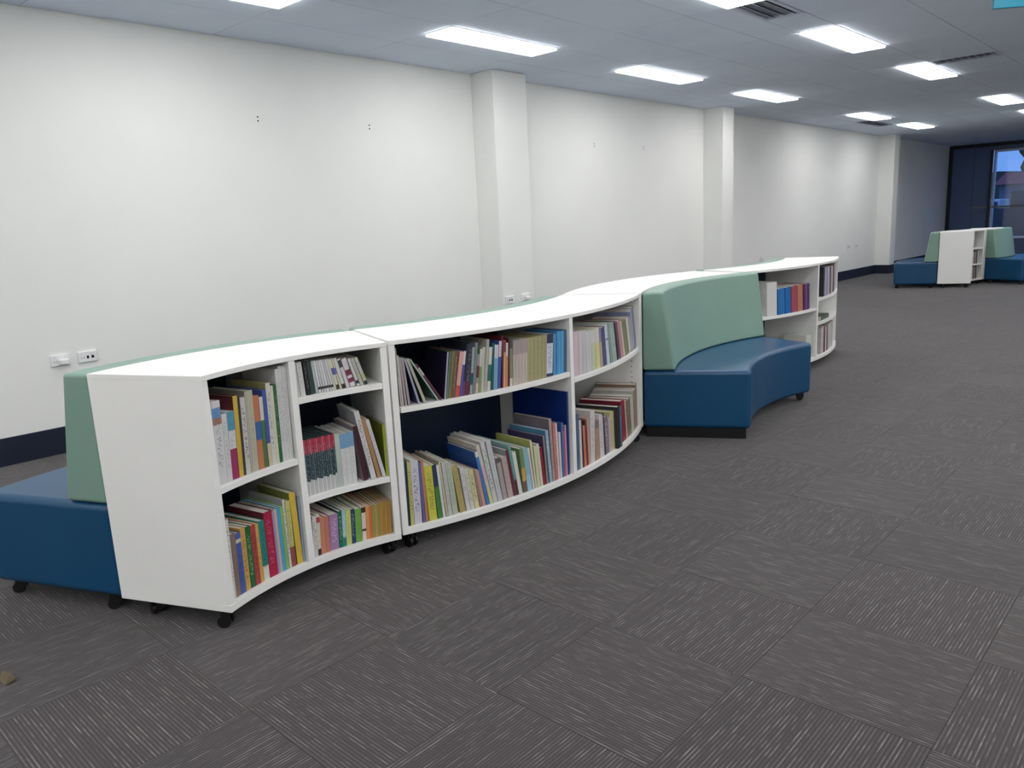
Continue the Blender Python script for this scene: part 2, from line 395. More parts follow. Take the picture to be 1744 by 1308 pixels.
for (x0, x1, y0, y1), lab in zip(VENTS, VL):
    v = empty('ceiling_vent', ((x0 + x1) / 2, (y0 + y1) / 2, ZC)); tag(v, lab, 'air vent')
    hx, hy = (x1 - x0) / 2 - 0.004, (y1 - y0) / 2 - 0.004
    bm = bmesh.new(); f = 0.03
    for a in ((-hx, hx, -hy, -hy + f), (-hx, hx, hy - f, hy), (-hx, -hx + f, -hy + f, hy - f), (hx - f, hx, -hy + f, hy - f)): bx(bm, *a, -0.006, 0.012)
    obj('vent_frame', mesh('vent_frame', bm), M['tbar'], v)
    box('vent_back', -hx + f, hx - f, -hy + f, hy - f, 0.008, 0.012, M['ventback'], v)
    nb = max(2, int((2 * hx - 2 * f) / 0.06))
    for k in range(nb):
        x = -hx + f + (k + 0.5) * (2 * hx - 2 * f) / nb
        bm = bmesh.new(); bx(bm, -0.016, 0.016, -hy + f, hy - f, -0.0015, 0.0015, Matrix.Translation((x, 0, 0.002)) @ Matrix.Rotation(0.5, 4, 'Y'))
        obj('vent_slat', mesh('vent_slat', bm), M['tbar'], v)
ang = math.atan2(0.096, 0.133)
sg = empty('hanging_sign', (-0.248, 3.047, 2.40)); sg.rotation_euler.z = ang; tag(sg, 'teal sign board hanging from the ceiling', 'sign')
box('board', 0, 1.0, 0, 0.02, 0, 0.2, M['teal'], sg, bevel=0.003)
for x in (0.12, 0.88):
    bm = bmesh.new(); cyl(bm, (x, 0.01, 0.2), (x, 0.01, ZC - 2.40), 0.0015, 6); obj('wire', mesh('wire', bm), M['metal'], sg)

# ------------------------------------------------------------------ power points
def outlet(x, y, z, label, plug=False, dots=False):
    t = empty('power_outlet', (x, y, z)); tag(t, label, 'power outlet', 'white power outlets')
    p = box('plate', 0, 0.011, -0.058, 0.058, -0.036, 0.036, M['plastic'], t, bevel=0.004)
    for s in (-1, 1):
        r = box('rocker', 0.011, 0.015, s * 0.03 - 0.007, s * 0.03 + 0.007, 0.012, 0.026, M['plastic'], t)
        if not plug or s < 0:
            for dy, sl in ((-0.008, 0.4), (0.008, -0.4)):
                bm = bmesh.new(); bx(bm, 0.0109, 0.0116, -0.0013, 0.0013, -0.005, 0.005, Matrix.Translation((0, s * 0.03 + dy, -0.006)) @ Matrix.Rotation(sl, 4, 'X'))
                obj('slot', mesh('slot', bm), M['hole'], t)
    if dots:
        for dy in (0.0, 0.03): box('socket_hole', 0.011, 0.012, dy - 0.0065, dy + 0.0065, -0.012, 0.006, M['hole'], t)
    if plug: box('plug', 0.011, 0.045, -0.012, 0.04, -0.026, 0.008, M['plastic'], t, bevel=0.006)
outlet(WX, -0.795, 0.60, 'white power outlet with white plug above the sage backrest, leftmost', plug=True)
outlet(WX, -0.633, 0.60, 'white outlet plate with two dark holes beside the plugged outlet', dots=True)
outlet(PXF, 3.12, 0.60, 'white outlet plate with two dark holes on the nearest pillar', dots=True)
outlet(PXF, 3.355, 0.605, 'white outlet with plug on nearest pillar, right of the two', plug=True)
outlet(WX, 6.85, 0.60, 'white outlet low on the wall between first two pillars')
outlet(WX, 9.237, 0.62, 'white outlet low on the wall just beyond the middle pillar')
outlet(WX, 12.93, 0.62, 'white outlet on the far wall section, left of the pair', dots=True)
outlet(WX, 13.35, 0.62, 'white outlet on the far wall section, right of the pair', dots=True)

# ------------------------------------------------------------------ furniture
HT, ZT, ZB, ZF, DP = 0.885, 0.867, 0.068, 0.095, 0.472
PT = 0.027
def caster(parent, x, y, top, rz):
    t = empty('caster', (x, y, 0), parent); t.rotation_euler.z = rz
    bm = bmesh.new()
    for s in (-1, 1): cyl(bm, (0.012, s * 0.009, 0.023), (0.012, s * 0.021, 0.023), 0.023, 20)
    obj('wheel', mesh('wheel', bm, False), M['black'], t)
    bm = bmesh.new(); bx(bm, -0.016, 0.022, -0.008, 0.008, 0.02, 0.058); cyl(bm, (0, 0, 0.05), (0, 0, top), 0.009, 10)
    cyl(bm, (0, 0, top - 0.005), (0, 0, top), 0.028, 16)
    for s in (-1, 1): bx(bm, -0.012, 0.02, s * 0.024 - 0.0015, s * 0.024 + 0.0015, 0.03, 0.057)
    obj('fork', mesh('fork', bm), M['black'], t)
def radial(name, c, a, r0, r1, z0, z1, t, mat, parent, side=0):
    Mx = Matrix.Translation((c[0], c[1], 0)) @ Matrix.Rotation(a, 4, 'Z')
    o0, o1 = (-t / 2, t / 2) if side == 0 else ((0, t) if side > 0 else (-t, 0))
    return box(name, r0, r1, o0, o1, z0, z1, mat, parent, Mx, bevel=0.0015)
class Unit:
    """arc-shaped bookcase: shelf side at radius rs, back at radius rb, about centre c, facing angle d +- h"""
    def __init__(s, c, d, h, rs, rb): s.c, s.d, s.h, s.rs, s.rb = c, d, h, rs, rb
    def frame(s, arc, setback):
        con = s.rs < s.rb
        a = s.d - arc / s.rs if con else s.d + arc / s.rs
        r = s.rs + setback if con else s.rs - setback
        e = Vector((math.cos(a), math.sin(a), 0)); N = -e if con else e
        return Vector((s.c[0], s.c[1], 0)) + e * r, Vector((-N.y, N.x, 0)), N
def bookcase(U, label, shelves, name='curved_bookcase', group='curved white bookcases', divider=True):
    """shelves: list of (side -1 left / +1 right of the divider as seen from the shelf side, z of top)"""
    c, d, h, rs, rb = U.c, U.d, U.h, U.rs, U.rb
    lo, hi = min(rs, rb), max(rs, rb); con = rs < rb; sg = 1 if con else -1
    a0, a1 = d - h, d + h; n = 28
    t = empty(name, (c[0] + (rs + rb) / 2 * math.cos(d), c[1] + (rs + rb) / 2 * math.sin(d), 0)); tag(t, label, 'bookcase', group)
    off = Vector(t.location); cc = (c[0] - off.x, c[1] - off.y)
    sweep('top', cc, rect(lo, hi, ZT, HT), a0, a1, n, M['white'], t, 0.0015)
    sweep('base_board', cc, rect(lo, hi, ZB, ZF), a0, a1, n, M['white'], t, 0.0015)
    bk = rb - sg * 0.012
    ei = PT / lo + 0.0005
    sweep('back_panel', cc, rect(min(rb, bk), max(rb, bk), ZF, ZT), a0 + ei, a1 - ei, n, M['navy'], t)
    f = rs + sg * 0.002; r0, r1 = min(f, bk), max(f, bk); q0, q1 = min(f, rb), max(f, rb)
    radial('end_panel', cc, a0, q0, q1, ZF, ZT, PT, M['white'], t, 1); radial('end_panel', cc, a1, q0, q1, ZF, ZT, PT, M['white'], t, -1)
    if divider: radial('divider', cc, d, r0, r1, ZF, ZT, PT, M['white'], t)
    e = PT / lo + 0.0005; hf = PT / 2 / lo + 0.0005
    for side, z in shelves:
        s_ = side * (-1 if con else 1)
        b0, b1 = (a0 + e, d - hf) if s_ < 0 else (d + hf, a1 - e)
        g = rs + sg * 0.004
        sweep('shelf', cc, rect(min(g, bk), max(g, bk), z - 0.023, z), b0, b1, 16, M['white'], t, 0.0015)
    for a in (a0 + 0.034 / lo, a1 - 0.034 / lo):
        for r in (rs + sg * 0.045, rs + sg * 0.36):
            caster(t, cc[0] + r * math.cos(a), cc[1] + r * math.sin(a), ZB, a + (0.4 if r == rs + sg * 0.045 else -0.5))
    return t
def bench(U, face, sgn, label, da0=0.0, da1=0.0, plinth=None, legs=True):
    """upholstered bench against the bookcase side at radius `face`, growing by sgn along the radius"""
    c, d, h = U.c, U.d, U.h; a0, a1 = d - h + 0.006 - da0, d + h - 0.006 + da1
    mid = face + sgn * 0.32
    t = empty('curved_bench', (c[0] + mid * math.cos(d), c[1] + mid * math.sin(d), 0)); tag(t, label, 'bench', 'curved upholstered benches')
    cc = (c[0] - t.location.x, c[1] - t.location.y)
    P = lambda L: [(face + sgn * e, z) for e, z in L]
    sweep('backrest', cc, P([(0.004, 0.416), (0.197, 0.416), (0.122, 0.884), (0.004, 0.884)]), a0, a1, 36, M['green'], t, 0.016, 4)
    sweep('seat', cc, P([(0.004, 0.06), (0.632, 0.06), (0.632, 0.415), (0.004, 0.415)]), a0, a1, 36, M['blue'], t, 0.028, 5)
    for a in (a0 + 0.045 / face, a1 - 0.045 / face):
        for e in (0.08, 0.57):
            if plinth is not None and abs(a - (a0 + 0.045 / face if plinth < 0 else a1 - 0.045 / face)) < 1e-6: continue
            r = face + sgn * e; caster(t, cc[0] + r * math.cos(a), cc[1] + r * math.sin(a), 0.06, a + 0.8)
    if plinth is not None:
        a = a0 + 0.02 / face if plinth < 0 else a1 - 0.02 / face
        rr = sorted((face + sgn * 0.02, face + sgn * 0.605))
        radial('plinth', cc, a, rr[0], rr[1], 0, 0.06, 0.08, M['black'], t, 1 if plinth < 0 else -1)  # stands for the leg and the shade around it, both in black
    return t
RO, RI = 2.53, 2.058; H2 = R(22.65); H1 = R(22.3)
U1 = Unit((-0.531, -0.894), PI + 0.036, H1, 1.003, 1.003 + DP)
U2 = Unit((-3.883, 0.316), 0.059, R(22.7), RO, RI)
U3 = Unit((0.177, 2.457), PI + 0.107, H2, RO, RI)          # shelves face the wall
U4 = Unit((-4.137, 4.06), 0.01, H2, RO, RI)
U5 = Unit((-1.22, 12.03), PI, H1, 1.003, 1.003 + DP)
U6 = Unit((-3.514, 13.02), 0.0, H1, 1.003, 1.003 + DP)
bookcase(U1, 'nearest white curved bookcase with plain end panel facing the camera', [(-1, 0.503), (1, 0.725), (1, 0.341)])
bookcase(U2, 'long white bookcase bulging outward, between nearest bookcase and sage bench', [(-1, 0.608), (1, 0.572)])
bookcase(U3, 'white curved bookcase whose back carries the bench facing the camera', [(-1, 0.6), (1, 0.6)])
bookcase(U4, 'farthest white bookcase of the long row, beyond the bench, with blue and red books', [(-1, 0.517), (1, 0.59), (1, 0.385)])
bookcase(U5, 'distant white bookcase with end panel, near the dusk window', [(-1, 0.6), (1, 0.6), (1, 0.34)])
bookcase(U6, 'distant white bookcase behind the right hand far bench', [(-1, 0.6), (1, 0.6)])
bench(U1, 1.003 + DP, 1, 'blue and sage bench behind nearest bookcase, at left picture edge')
bench(U2, RI, -1, 'sage and blue bench hidden behind the long bulging bookcase, only backrest top showing')
bench(U3, RI, -1, 'concave bench with sage green back and petrol blue seat, facing the camera', plinth=1, da0=R(2.4))
bench(U4, RI, -1, 'sage and blue bench on the wall side of the farthest bookcase in row')
bench(U5, 1.003 + DP, 1, 'distant blue bench with sage back, left of the far end panel')
bench(U6, 1.003 + DP, 1, 'distant blue bench with sage back, right of the far end panel')
# shelf pin holes in the right end panel of the second bookcase
UU = {1: U1, 2: U2, 4: U4, 5: U5}
p2 = [o for o in COL.objects if o.name.startswith('end_panel') and o.parent and 'bulging' in str(o.parent.get('label'))][-1]
bm = bmesh.new()
for rr in (RO - 0.05, RI + 0.06):
    for z in [0.2 + 0.032 * k for k in range(21)]:
        a = U2.d + U2.h; e = Vector((math.cos(a), math.sin(a), 0)); tn = Vector((-e.y, e.x, 0))
        p = Vector((U2.c[0], U2.c[1], z)) + e * rr - tn * PT - Vector(p2.parent.location)
        cyl(bm, p + tn * 0.001, p - tn * 0.0006, 0.0032, 8)
o = obj('pin_holes', mesh('pin_holes', bm), M['hole'], p2); o['kind'] = 'stuff'

# ------------------------------------------------------------------ books
BOOKS={
'A':(1,0.503,[
(-0.3486,0.0387,0.284,0.20,1.4,0.020,208,206,208,dict(b=[(0.08,0.2,(95,145,205)),(0.2,0.28,(165,120,100))],x=0.7,xc=(70,70,75))),
(-0.3093,0.0213,0.233,0.20,1.5,0.020,204,204,202,dict(x=0.5,xc=(120,120,120))),
(-0.2877,0.0295,0.235,0.20,2.2,0.020,205,208,212,dict(b=[(0,0.28,(70,150,185)),(0.55,1,(160,40,95))],x=0.4,xc=(90,90,90))),
(-0.2571,0.0197,0.283,0.20,2.1,0.020,205,172,52,dict(c=(92,32,42))),
(-0.2365,0.0101,0.277,0.20,1.9,0.020,58,56,56),
(-0.2256,0.0201,0.270,0.20,1.9,0.020,195,193,190,dict(x=1,xc=(40,40,45))),
(-0.2046,0.0082,0.288,0.20,1.8,0.020,172,166,150,dict(c=(128,126,118))),
(-0.1956,0.0257,0.288,0.20,1.7,0.020,180,176,152,dict(x=0.3,xc=(120,115,95))),
(-0.1688,0.0238,0.264,0.20,1.5,0.020,196,116,76,dict(b=[(0.35,0.6,(50,95,170))])),
(-0.1440,0.0156,0.256,0.20,1.4,0.020,70,118,68,dict(b=[(0,0.33,(200,200,195))])),
(-0.1261,0.0156,0.278,0.20,1.0,0.020,66,84,165,dict(b=[(0.7,1,(205,185,150))])),
(-0.1101,0.0189,0.299,0.20,1.0,0.020,202,202,196,dict(c=(160,158,92),x=0.6,xc=(50,50,50))),
(-0.0908,0.0109,0.286,0.20,1.0,0.020,205,203,172),
(-0.0795,0.0137,0.286,0.20,1.0,0.020,44,104,64,dict(x=0.3,xc=(220,220,210))),
(-0.0654,0.0125,0.341,0.20,1.0,0.020,204,204,202,dict(x=0.5,xc=(80,90,90))),
(-0.0525,0.0136,0.350,0.20,1.0,0.020,204,204,202,dict(x=0.5,xc=(80,90,90))),
(-0.0384,0.0102,0.349,0.20,1.0,0.020,204,204,202,dict(x=0.5,xc=(80,90,90))),
(-0.0278,0.0079,0.348,0.20,1.0,0.020,204,204,202),
]),
'B':(1,0.095,[
(-0.3544,0.0177,0.286,0.20,0.9,0.020,214,212,210,dict(x=0.8,xc=(60,60,70))),
(-0.3358,0.0220,0.227,0.20,1.2,0.020,136,110,94),
(-0.3127,0.0231,0.221,0.20,1.1,0.020,62,92,175,dict(b=[(0.1,0.16,(210,200,190))],x=0.8,xc=(30,40,90))),
(-0.2886,0.0222,0.230,0.20,0.9,0.020,206,154,72,dict(x=0.8,xc=(110,70,30))),
(-0.2654,0.0227,0.227,0.20,0.7,0.020,22,106,56,dict(x=0.8,xc=(150,190,140))),
(-0.2417,0.0225,0.223,0.20,0.6,0.020,176,62,62,dict(x=0.8,xc=(70,20,25))),
(-0.2183,0.0137,0.221,0.20,0.4,0.020,218,164,72,dict(x=0.8,xc=(120,80,30))),
(-0.2038,0.0259,0.225,0.20,0.3,0.020,22,134,124,dict(b=[(0.76,1,(210,212,200))],x=0.6,xc=(10,70,70))),
(-0.1769,0.0372,0.247,0.20,0.2,0.020,178,22,64,dict(c=(104,20,46),x=0.4,xc=(230,140,160))),
(-0.1385,0.0085,0.242,0.20,-0.0,0.020,156,138,186),
(-0.1292,0.0115,0.244,0.20,-0.1,0.020,194,180,156),
(-0.1169,0.0145,0.247,0.20,-0.2,0.020,64,156,214),
(-0.1016,0.0126,0.246,0.20,-0.3,0.020,132,184,84),
(-0.0870,0.0096,0.268,0.20,-0.7,0.020,204,198,194,dict(c=(165,167,163),x=1,xc=(40,40,45))),
(-0.0767,0.0197,0.257,0.20,-0.3,0.020,190,188,112,dict(b=[(0.7,1,(150,70,70))],x=0.5,xc=(110,110,50))),
(-0.0516,0.0255,0.283,0.20,-1.4,0.020,214,180,54,dict(c=(120,128,56))),
(-0.0257,0.0100,0.254,0.20,0.4,0.020,136,154,192),
]),
'C':(1,0.725,[
(0.0260,0.0083,0.130,0.19,-3.0,0.020,196,196,194,dict(x=0.4,xc=(90,90,90))),
(0.0365,0.0203,0.129,0.19,-3.0,0.020,204,204,202,dict(x=0.5,xc=(90,90,95))),
(0.0625,0.0129,0.128,0.19,-3.0,0.020,36,38,40,dict(x=0.4,xc=(180,180,180))),
(0.0774,0.0169,0.128,0.19,-3.0,0.020,48,68,62),
(0.0990,0.0098,0.125,0.19,-5.0,0.020,168,182,182),
(0.1111,0.0085,0.125,0.19,-5.8,0.020,212,212,214,dict(b=[(0.82,0.9,(40,40,42))])),
(0.1219,0.0085,0.124,0.19,-6.7,0.020,186,188,192,dict(b=[(0.82,0.9,(40,40,42))])),
(0.1327,0.0085,0.124,0.19,-7.5,0.020,206,204,202,dict(b=[(0.82,0.9,(40,40,42))])),
(0.1434,0.0084,0.124,0.19,-8.3,0.020,212,212,214,dict(b=[(0.82,0.9,(40,40,42))])),
(0.1542,0.0084,0.124,0.19,-9.2,0.020,186,188,192,dict(b=[(0.82,0.9,(40,40,42))])),
(0.1649,0.0083,0.124,0.19,-10.0,0.020,206,204,202,dict(b=[(0.82,0.9,(40,40,42))])),
(0.1756,0.0062,0.125,0.19,-10.8,0.020,205,203,185),
(0.1841,0.0109,0.123,0.19,-11.7,0.020,208,206,192,dict(b=[(0.3,0.52,(90,95,180)),(0.85,1,(50,50,40))])),
(0.1976,0.0070,0.123,0.19,-12.5,0.020,204,200,160,dict(b=[(0.3,0.5,(100,100,185))])),
(0.2071,0.0131,0.123,0.19,-13.3,0.020,204,204,202,dict(b=[(0.86,1,(45,42,38))])),
(0.2240,0.0125,0.119,0.19,-14.2,0.020,205,200,200,dict(b=[(0.05,0.3,(60,66,64))])),
(0.2401,0.0206,0.116,0.19,-15.0,0.020,210,200,205,dict(b=[(0.4,0.6,(120,40,70)),(0.7,0.85,(140,50,85))])),
(0.2668,0.0107,0.114,0.19,-15.8,0.020,200,200,195,dict(b=[(0.8,0.92,(50,50,55))])),
(0.2810,0.0126,0.114,0.19,-16.7,0.020,176,180,168,dict(x=0.6,xc=(80,90,80))),
(0.2978,0.0130,0.115,0.19,-17.5,0.020,188,190,180,dict(b=[(0.6,0.8,(190,185,120)),(0.86,1,(50,60,40))],x=0.6,xc=(70,80,70))),
]),
'D':(1,0.341,[
(0.0139,0.0085,0.221,0.20,0.0,0.020,38,60,68,dict(b=[(0,0.27,(176,52,76)),(0.72,1,(205,205,203))],x=0.6,xc=(170,190,195))),
(0.0227,0.0085,0.219,0.20,0.0,0.020,58,82,90,dict(b=[(0,0.25,(196,78,98)),(0.735,1,(186,188,188))],x=0.6,xc=(170,190,195))),
(0.0315,0.0085,0.216,0.20,0.0,0.020,30,48,56,dict(b=[(0,0.27,(164,44,66)),(0.75,1,(205,205,203))],x=0.6,xc=(170,190,195))),
(0.0404,0.0085,0.219,0.20,0.0,0.020,48,70,78,dict(b=[(0,0.25,(176,52,76)),(0.72,1,(186,188,188))],x=0.6,xc=(170,190,195))),
(0.0492,0.0084,0.217,0.20,0.0,0.020,38,60,68,dict(b=[(0,0.27,(196,78,98)),(0.735,1,(205,205,203))],x=0.6,xc=(170,190,195))),
(0.0580,0.0084,0.219,0.20,0.0,0.020,58,82,90,dict(b=[(0,0.25,(164,44,66)),(0.75,1,(186,188,188))],x=0.6,xc=(170,190,195))),
(0.0668,0.0084,0.217,0.20,0.0,0.020,30,48,56,dict(b=[(0,0.27,(176,52,76)),(0.72,1,(205,205,203))],x=0.6,xc=(170,190,195))),
(0.0755,0.0084,0.215,0.20,0.0,0.020,48,70,78,dict(b=[(0,0.25,(196,78,98)),(0.735,1,(186,188,188))],x=0.6,xc=(170,190,195))),
(0.0843,0.0084,0.218,0.20,0.0,0.020,38,60,68,dict(b=[(0,0.27,(164,44,66)),(0.75,1,(205,205,203))],x=0.6,xc=(170,190,195))),
(0.0931,0.0084,0.215,0.20,0.0,0.020,58,82,90,dict(b=[(0,0.25,(176,52,76)),(0.72,1,(186,188,188))],x=0.6,xc=(170,190,195))),
(0.1018,0.0084,0.218,0.20,0.0,0.020,30,48,56,dict(b=[(0,0.27,(196,78,98)),(0.735,1,(205,205,203))],x=0.6,xc=(170,190,195))),
(0.1106,0.0084,0.216,0.20,0.0,0.020,48,70,78,dict(b=[(0,0.25,(164,44,66)),(0.75,1,(186,188,188))],x=0.6,xc=(170,190,195))),
(0.1193,0.0084,0.214,0.20,0.0,0.020,38,60,68,dict(b=[(0,0.27,(176,52,76)),(0.72,1,(205,205,203))],x=0.6,xc=(170,190,195))),
(0.1280,0.0084,0.217,0.20,0.0,0.020,58,82,90,dict(b=[(0,0.25,(196,78,98)),(0.735,1,(186,188,188))],x=0.6,xc=(170,190,195))),
(0.1367,0.0083,0.214,0.20,0.0,0.020,30,48,56,dict(b=[(0,0.27,(164,44,66)),(0.75,1,(205,205,203))],x=0.6,xc=(170,190,195))),
(0.1454,0.0083,0.218,0.20,0.0,0.020,48,70,78,dict(b=[(0,0.25,(176,52,76)),(0.72,1,(186,188,188))],x=0.6,xc=(170,190,195))),
(0.1541,0.0209,0.212,0.20,0.0,0.020,176,190,180),
(0.1753,0.0176,0.207,0.20,0.0,0.020,206,208,208,dict(b=[(0.0,0.28,(110,160,200))],x=0.3,xc=(110,120,130))),
(0.1933,0.0197,0.208,0.20,0.0,0.020,206,208,208,dict(b=[(0.0,0.28,(110,160,200))],x=0.3,xc=(110,120,130))),
(0.2134,0.0197,0.211,0.20,0.0,0.020,206,208,208,dict(b=[(0.0,0.28,(110,160,200))],x=0.3,xc=(110,120,130))),
(0.2593,0.0199,0.229,0.20,-7.0,0.020,70,32,46,dict(c=(150,135,140))),
(0.2919,0.0206,0.288,0.20,-10.0,0.020,206,202,204,dict(c=(165,172,176),x=0.9,xc=(60,60,60))),
(0.3176,0.0157,0.251,0.20,-11.0,0.020,172,132,84),
(0.3383,0.0142,0.247,0.20,-12.0,0.020,204,200,206,dict(x=0.4,xc=(120,110,120))),
(0.3532,0.0098,0.214,0.20,0.0,0.020,168,186,42,dict(c=(110,122,30))),
]),
'E':(1,0.095,[
(0.0164,0.0053,0.164,0.21,2.3,0.020,62,62,62),
(0.0222,0.0172,0.160,0.21,2.3,0.020,204,204,202,dict(x=1,xc=(40,40,45))),
(0.0401,0.0139,0.164,0.21,2.4,0.020,206,200,190,dict(b=[(0.06,0.2,(180,60,70)),(0.84,1,(60,40,40))],x=0.5,xc=(150,110,70))),
(0.0546,0.0199,0.146,0.21,2.3,0.020,204,126,94),
(0.0753,0.0179,0.146,0.21,2.2,0.020,190,116,100),
(0.0938,0.0379,0.144,0.21,2.7,0.020,160,120,166,dict(x=0.9,xc=(215,190,220))),
(0.1328,0.0157,0.149,0.21,2.4,0.020,12,114,80,dict(c=(10,62,48),x=0.5,xc=(220,230,220))),
(0.1492,0.0149,0.150,0.21,2.3,0.020,154,192,204,dict(b=[(0.74,1,(30,120,120))],x=0.5,xc=(230,240,240))),
(0.1647,0.0224,0.146,0.21,2.2,0.020,198,208,104,dict(x=0.4,xc=(110,110,40))),
(0.1879,0.0156,0.142,0.21,2.1,0.020,32,58,114,dict(x=0.7,xc=(200,205,220))),
(0.2046,0.0255,0.138,0.21,2.1,0.020,112,172,64,dict(x=0.3,xc=(60,110,40))),
(0.2321,0.0175,0.138,0.21,2.2,0.020,222,202,198,dict(b=[(0.0,0.16,(60,50,50)),(0.65,0.72,(90,60,60))])),
(0.2500,0.0155,0.138,0.21,2.2,0.020,218,146,74),
(0.2659,0.0103,0.135,0.21,2.2,0.020,218,104,64),
(0.2766,0.0115,0.136,0.21,2.2,0.020,156,146,74),
(0.2884,0.0126,0.136,0.21,2.2,0.020,170,154,80),
(0.3015,0.0099,0.137,0.21,2.2,0.020,160,142,66),
(0.3118,0.0088,0.139,0.21,2.2,0.020,184,140,64),
(0.3210,0.0088,0.139,0.21,2.2,0.020,176,128,56),
(0.3303,0.0088,0.140,0.21,2.2,0.020,184,140,64),
(0.3395,0.0088,0.140,0.21,2.2,0.020,176,128,56),
(0.3487,0.0088,0.140,0.21,2.2,0.020,184,140,64),
]),
'F':(2,0.608,[
(-0.9619,0.0058,0.241,0.20,-1.8,0.020,152,158,142,dict(b=[(0.5,1,(190,180,178))])),
(-0.9544,0.0069,0.209,0.20,-2.2,0.020,192,184,182),
(-0.9431,0.0093,0.202,0.20,-3.3,0.020,164,154,152,dict(c=(60,60,60))),
(-0.9292,0.0099,0.200,0.20,-4.5,0.020,158,148,150,dict(c=(50,45,60))),
(-0.8844,0.0087,0.201,0.20,-14.4,0.020,156,160,174,dict(c=(34,48,96))),
(-0.8597,0.0120,0.201,0.20,-18.6,0.020,172,168,152,dict(c=(40,66,60))),
(-0.7958,0.0068,0.220,0.20,-31.3,0.020,156,174,166,dict(c=(52,92,78))),
(-0.7823,0.0088,0.192,0.20,-32.6,0.020,94,42,58,dict(b=[(0.1,0.3,(190,170,170))])),
(-0.7645,0.0075,0.199,0.20,8.2,0.020,154,154,180,dict(c=(36,30,58))),
(-0.7555,0.0076,0.199,0.20,9.2,0.020,96,126,96),
(-0.7465,0.0146,0.199,0.20,9.8,0.020,120,112,78,dict(x=0.7,xc=(70,90,50))),
(-0.7297,0.0154,0.197,0.20,9.4,0.020,112,84,66,dict(x=0.7,xc=(190,170,140))),
(-0.7114,0.0193,0.192,0.20,10.9,0.020,214,160,142,dict(b=[(0.75,1,(200,80,60))])),
(-0.6886,0.0111,0.192,0.20,10.1,0.020,82,78,164,dict(b=[(0,0.3,(205,200,215))])),
(-0.6756,0.0099,0.218,0.20,9.7,0.020,42,46,62,dict(b=[(0.72,1,(110,60,110))])),
(-0.6637,0.0197,0.220,0.20,9.3,0.020,52,54,70,dict(b=[(0.74,1,(100,44,58))],x=0.5,xc=(170,180,180))),
(-0.6376,0.0115,0.202,0.20,7.7,0.020,154,164,160,dict(b=[(0.55,0.8,(40,80,80))])),
(-0.6243,0.0137,0.219,0.20,7.7,0.020,112,128,134),
(-0.6085,0.0131,0.168,0.20,7.5,0.020,150,142,138,dict(b=[(0.3,0.6,(100,40,52)),(0.75,1,(205,180,160))])),
(-0.5934,0.0126,0.188,0.20,7.0,0.020,120,156,96,dict(b=[(0,0.4,(195,195,185))],x=0.4,xc=(60,60,60))),
(-0.5789,0.0134,0.194,0.20,6.6,0.020,186,184,172,dict(x=0.5,xc=(90,110,80))),
(-0.5635,0.0149,0.226,0.20,7.5,0.020,172,166,158),
(-0.5464,0.0173,0.190,0.20,7.3,0.020,34,114,104,dict(b=[(0,0.4,(200,200,188)),(0.78,1,(200,200,190))])),
(-0.5234,0.0117,0.204,0.20,5.7,0.020,42,92,98),
(-0.5098,0.0088,0.196,0.20,5.6,0.020,112,172,198,dict(b=[(0,0.3,(205,205,215))])),
(-0.4994,0.0097,0.195,0.20,5.6,0.020,112,172,198,dict(b=[(0,0.3,(205,205,215))])),
(-0.4872,0.0150,0.209,0.20,5.8,0.020,62,84,164,dict(b=[(0,0.33,(205,190,202))])),
(-0.4626,0.0069,0.229,0.20,3.3,0.020,114,32,48),
(-0.4543,0.0123,0.208,0.20,4.5,0.020,206,154,124,dict(b=[(0,0.25,(130,60,70))])),
(-0.4401,0.0109,0.196,0.20,4.1,0.020,204,136,86,dict(b=[(0,0.3,(205,200,195))])),
(-0.4274,0.0078,0.214,0.20,4.0,0.020,94,26,32),
(-0.4163,0.0174,0.209,0.20,3.2,0.020,124,134,114,dict(b=[(0.0,0.2,(70,80,70)),(0.84,1,(205,200,195))])),
(-0.3948,0.0086,0.200,0.20,2.8,0.020,194,188,164,dict(b=[(0,0.32,(168,150,152))])),
(-0.3854,0.0087,0.200,0.20,3.0,0.020,186,164,174,dict(b=[(0,0.32,(168,150,152))])),
(-0.3759,0.0088,0.200,0.20,3.2,0.020,194,188,164,dict(b=[(0,0.32,(168,150,152))])),
(-0.3664,0.0088,0.200,0.20,3.4,0.020,186,164,174,dict(b=[(0,0.32,(168,150,152))])),
(-0.3568,0.0089,0.200,0.20,3.6,0.020,194,188,164,dict(b=[(0,0.32,(168,150,152))])),
(-0.3471,0.0089,0.200,0.20,3.8,0.020,186,164,174,dict(b=[(0,0.32,(168,150,152))])),
(-0.3374,0.0090,0.200,0.20,3.8,0.020,194,188,164,dict(b=[(0,0.32,(168,150,152))])),
(-0.3276,0.0091,0.200,0.20,3.7,0.020,186,164,174,dict(b=[(0,0.32,(168,150,152))])),
(-0.3177,0.0091,0.200,0.20,3.6,0.020,194,188,164,dict(b=[(0,0.32,(168,150,152))])),
(-0.3073,0.0113,0.200,0.20,3.4,0.020,168,162,118,dict(x=0.3,xc=(200,196,150))),
(-0.2951,0.0114,0.200,0.20,3.2,0.020,160,152,108,dict(x=0.3,xc=(200,196,150))),
(-0.2827,0.0115,0.200,0.20,3.1,0.020,168,162,118,dict(x=0.3,xc=(200,196,150))),
(-0.2702,0.0116,0.200,0.20,3.1,0.020,160,152,108,dict(x=0.3,xc=(200,196,150))),
(-0.2576,0.0117,0.200,0.20,3.4,0.020,168,162,118,dict(x=0.3,xc=(200,196,150))),
(-0.2448,0.0118,0.200,0.20,3.6,0.020,160,152,108,dict(x=0.3,xc=(200,196,150))),
(-0.2320,0.0120,0.200,0.20,3.8,0.020,168,162,118,dict(x=0.3,xc=(200,196,150))),
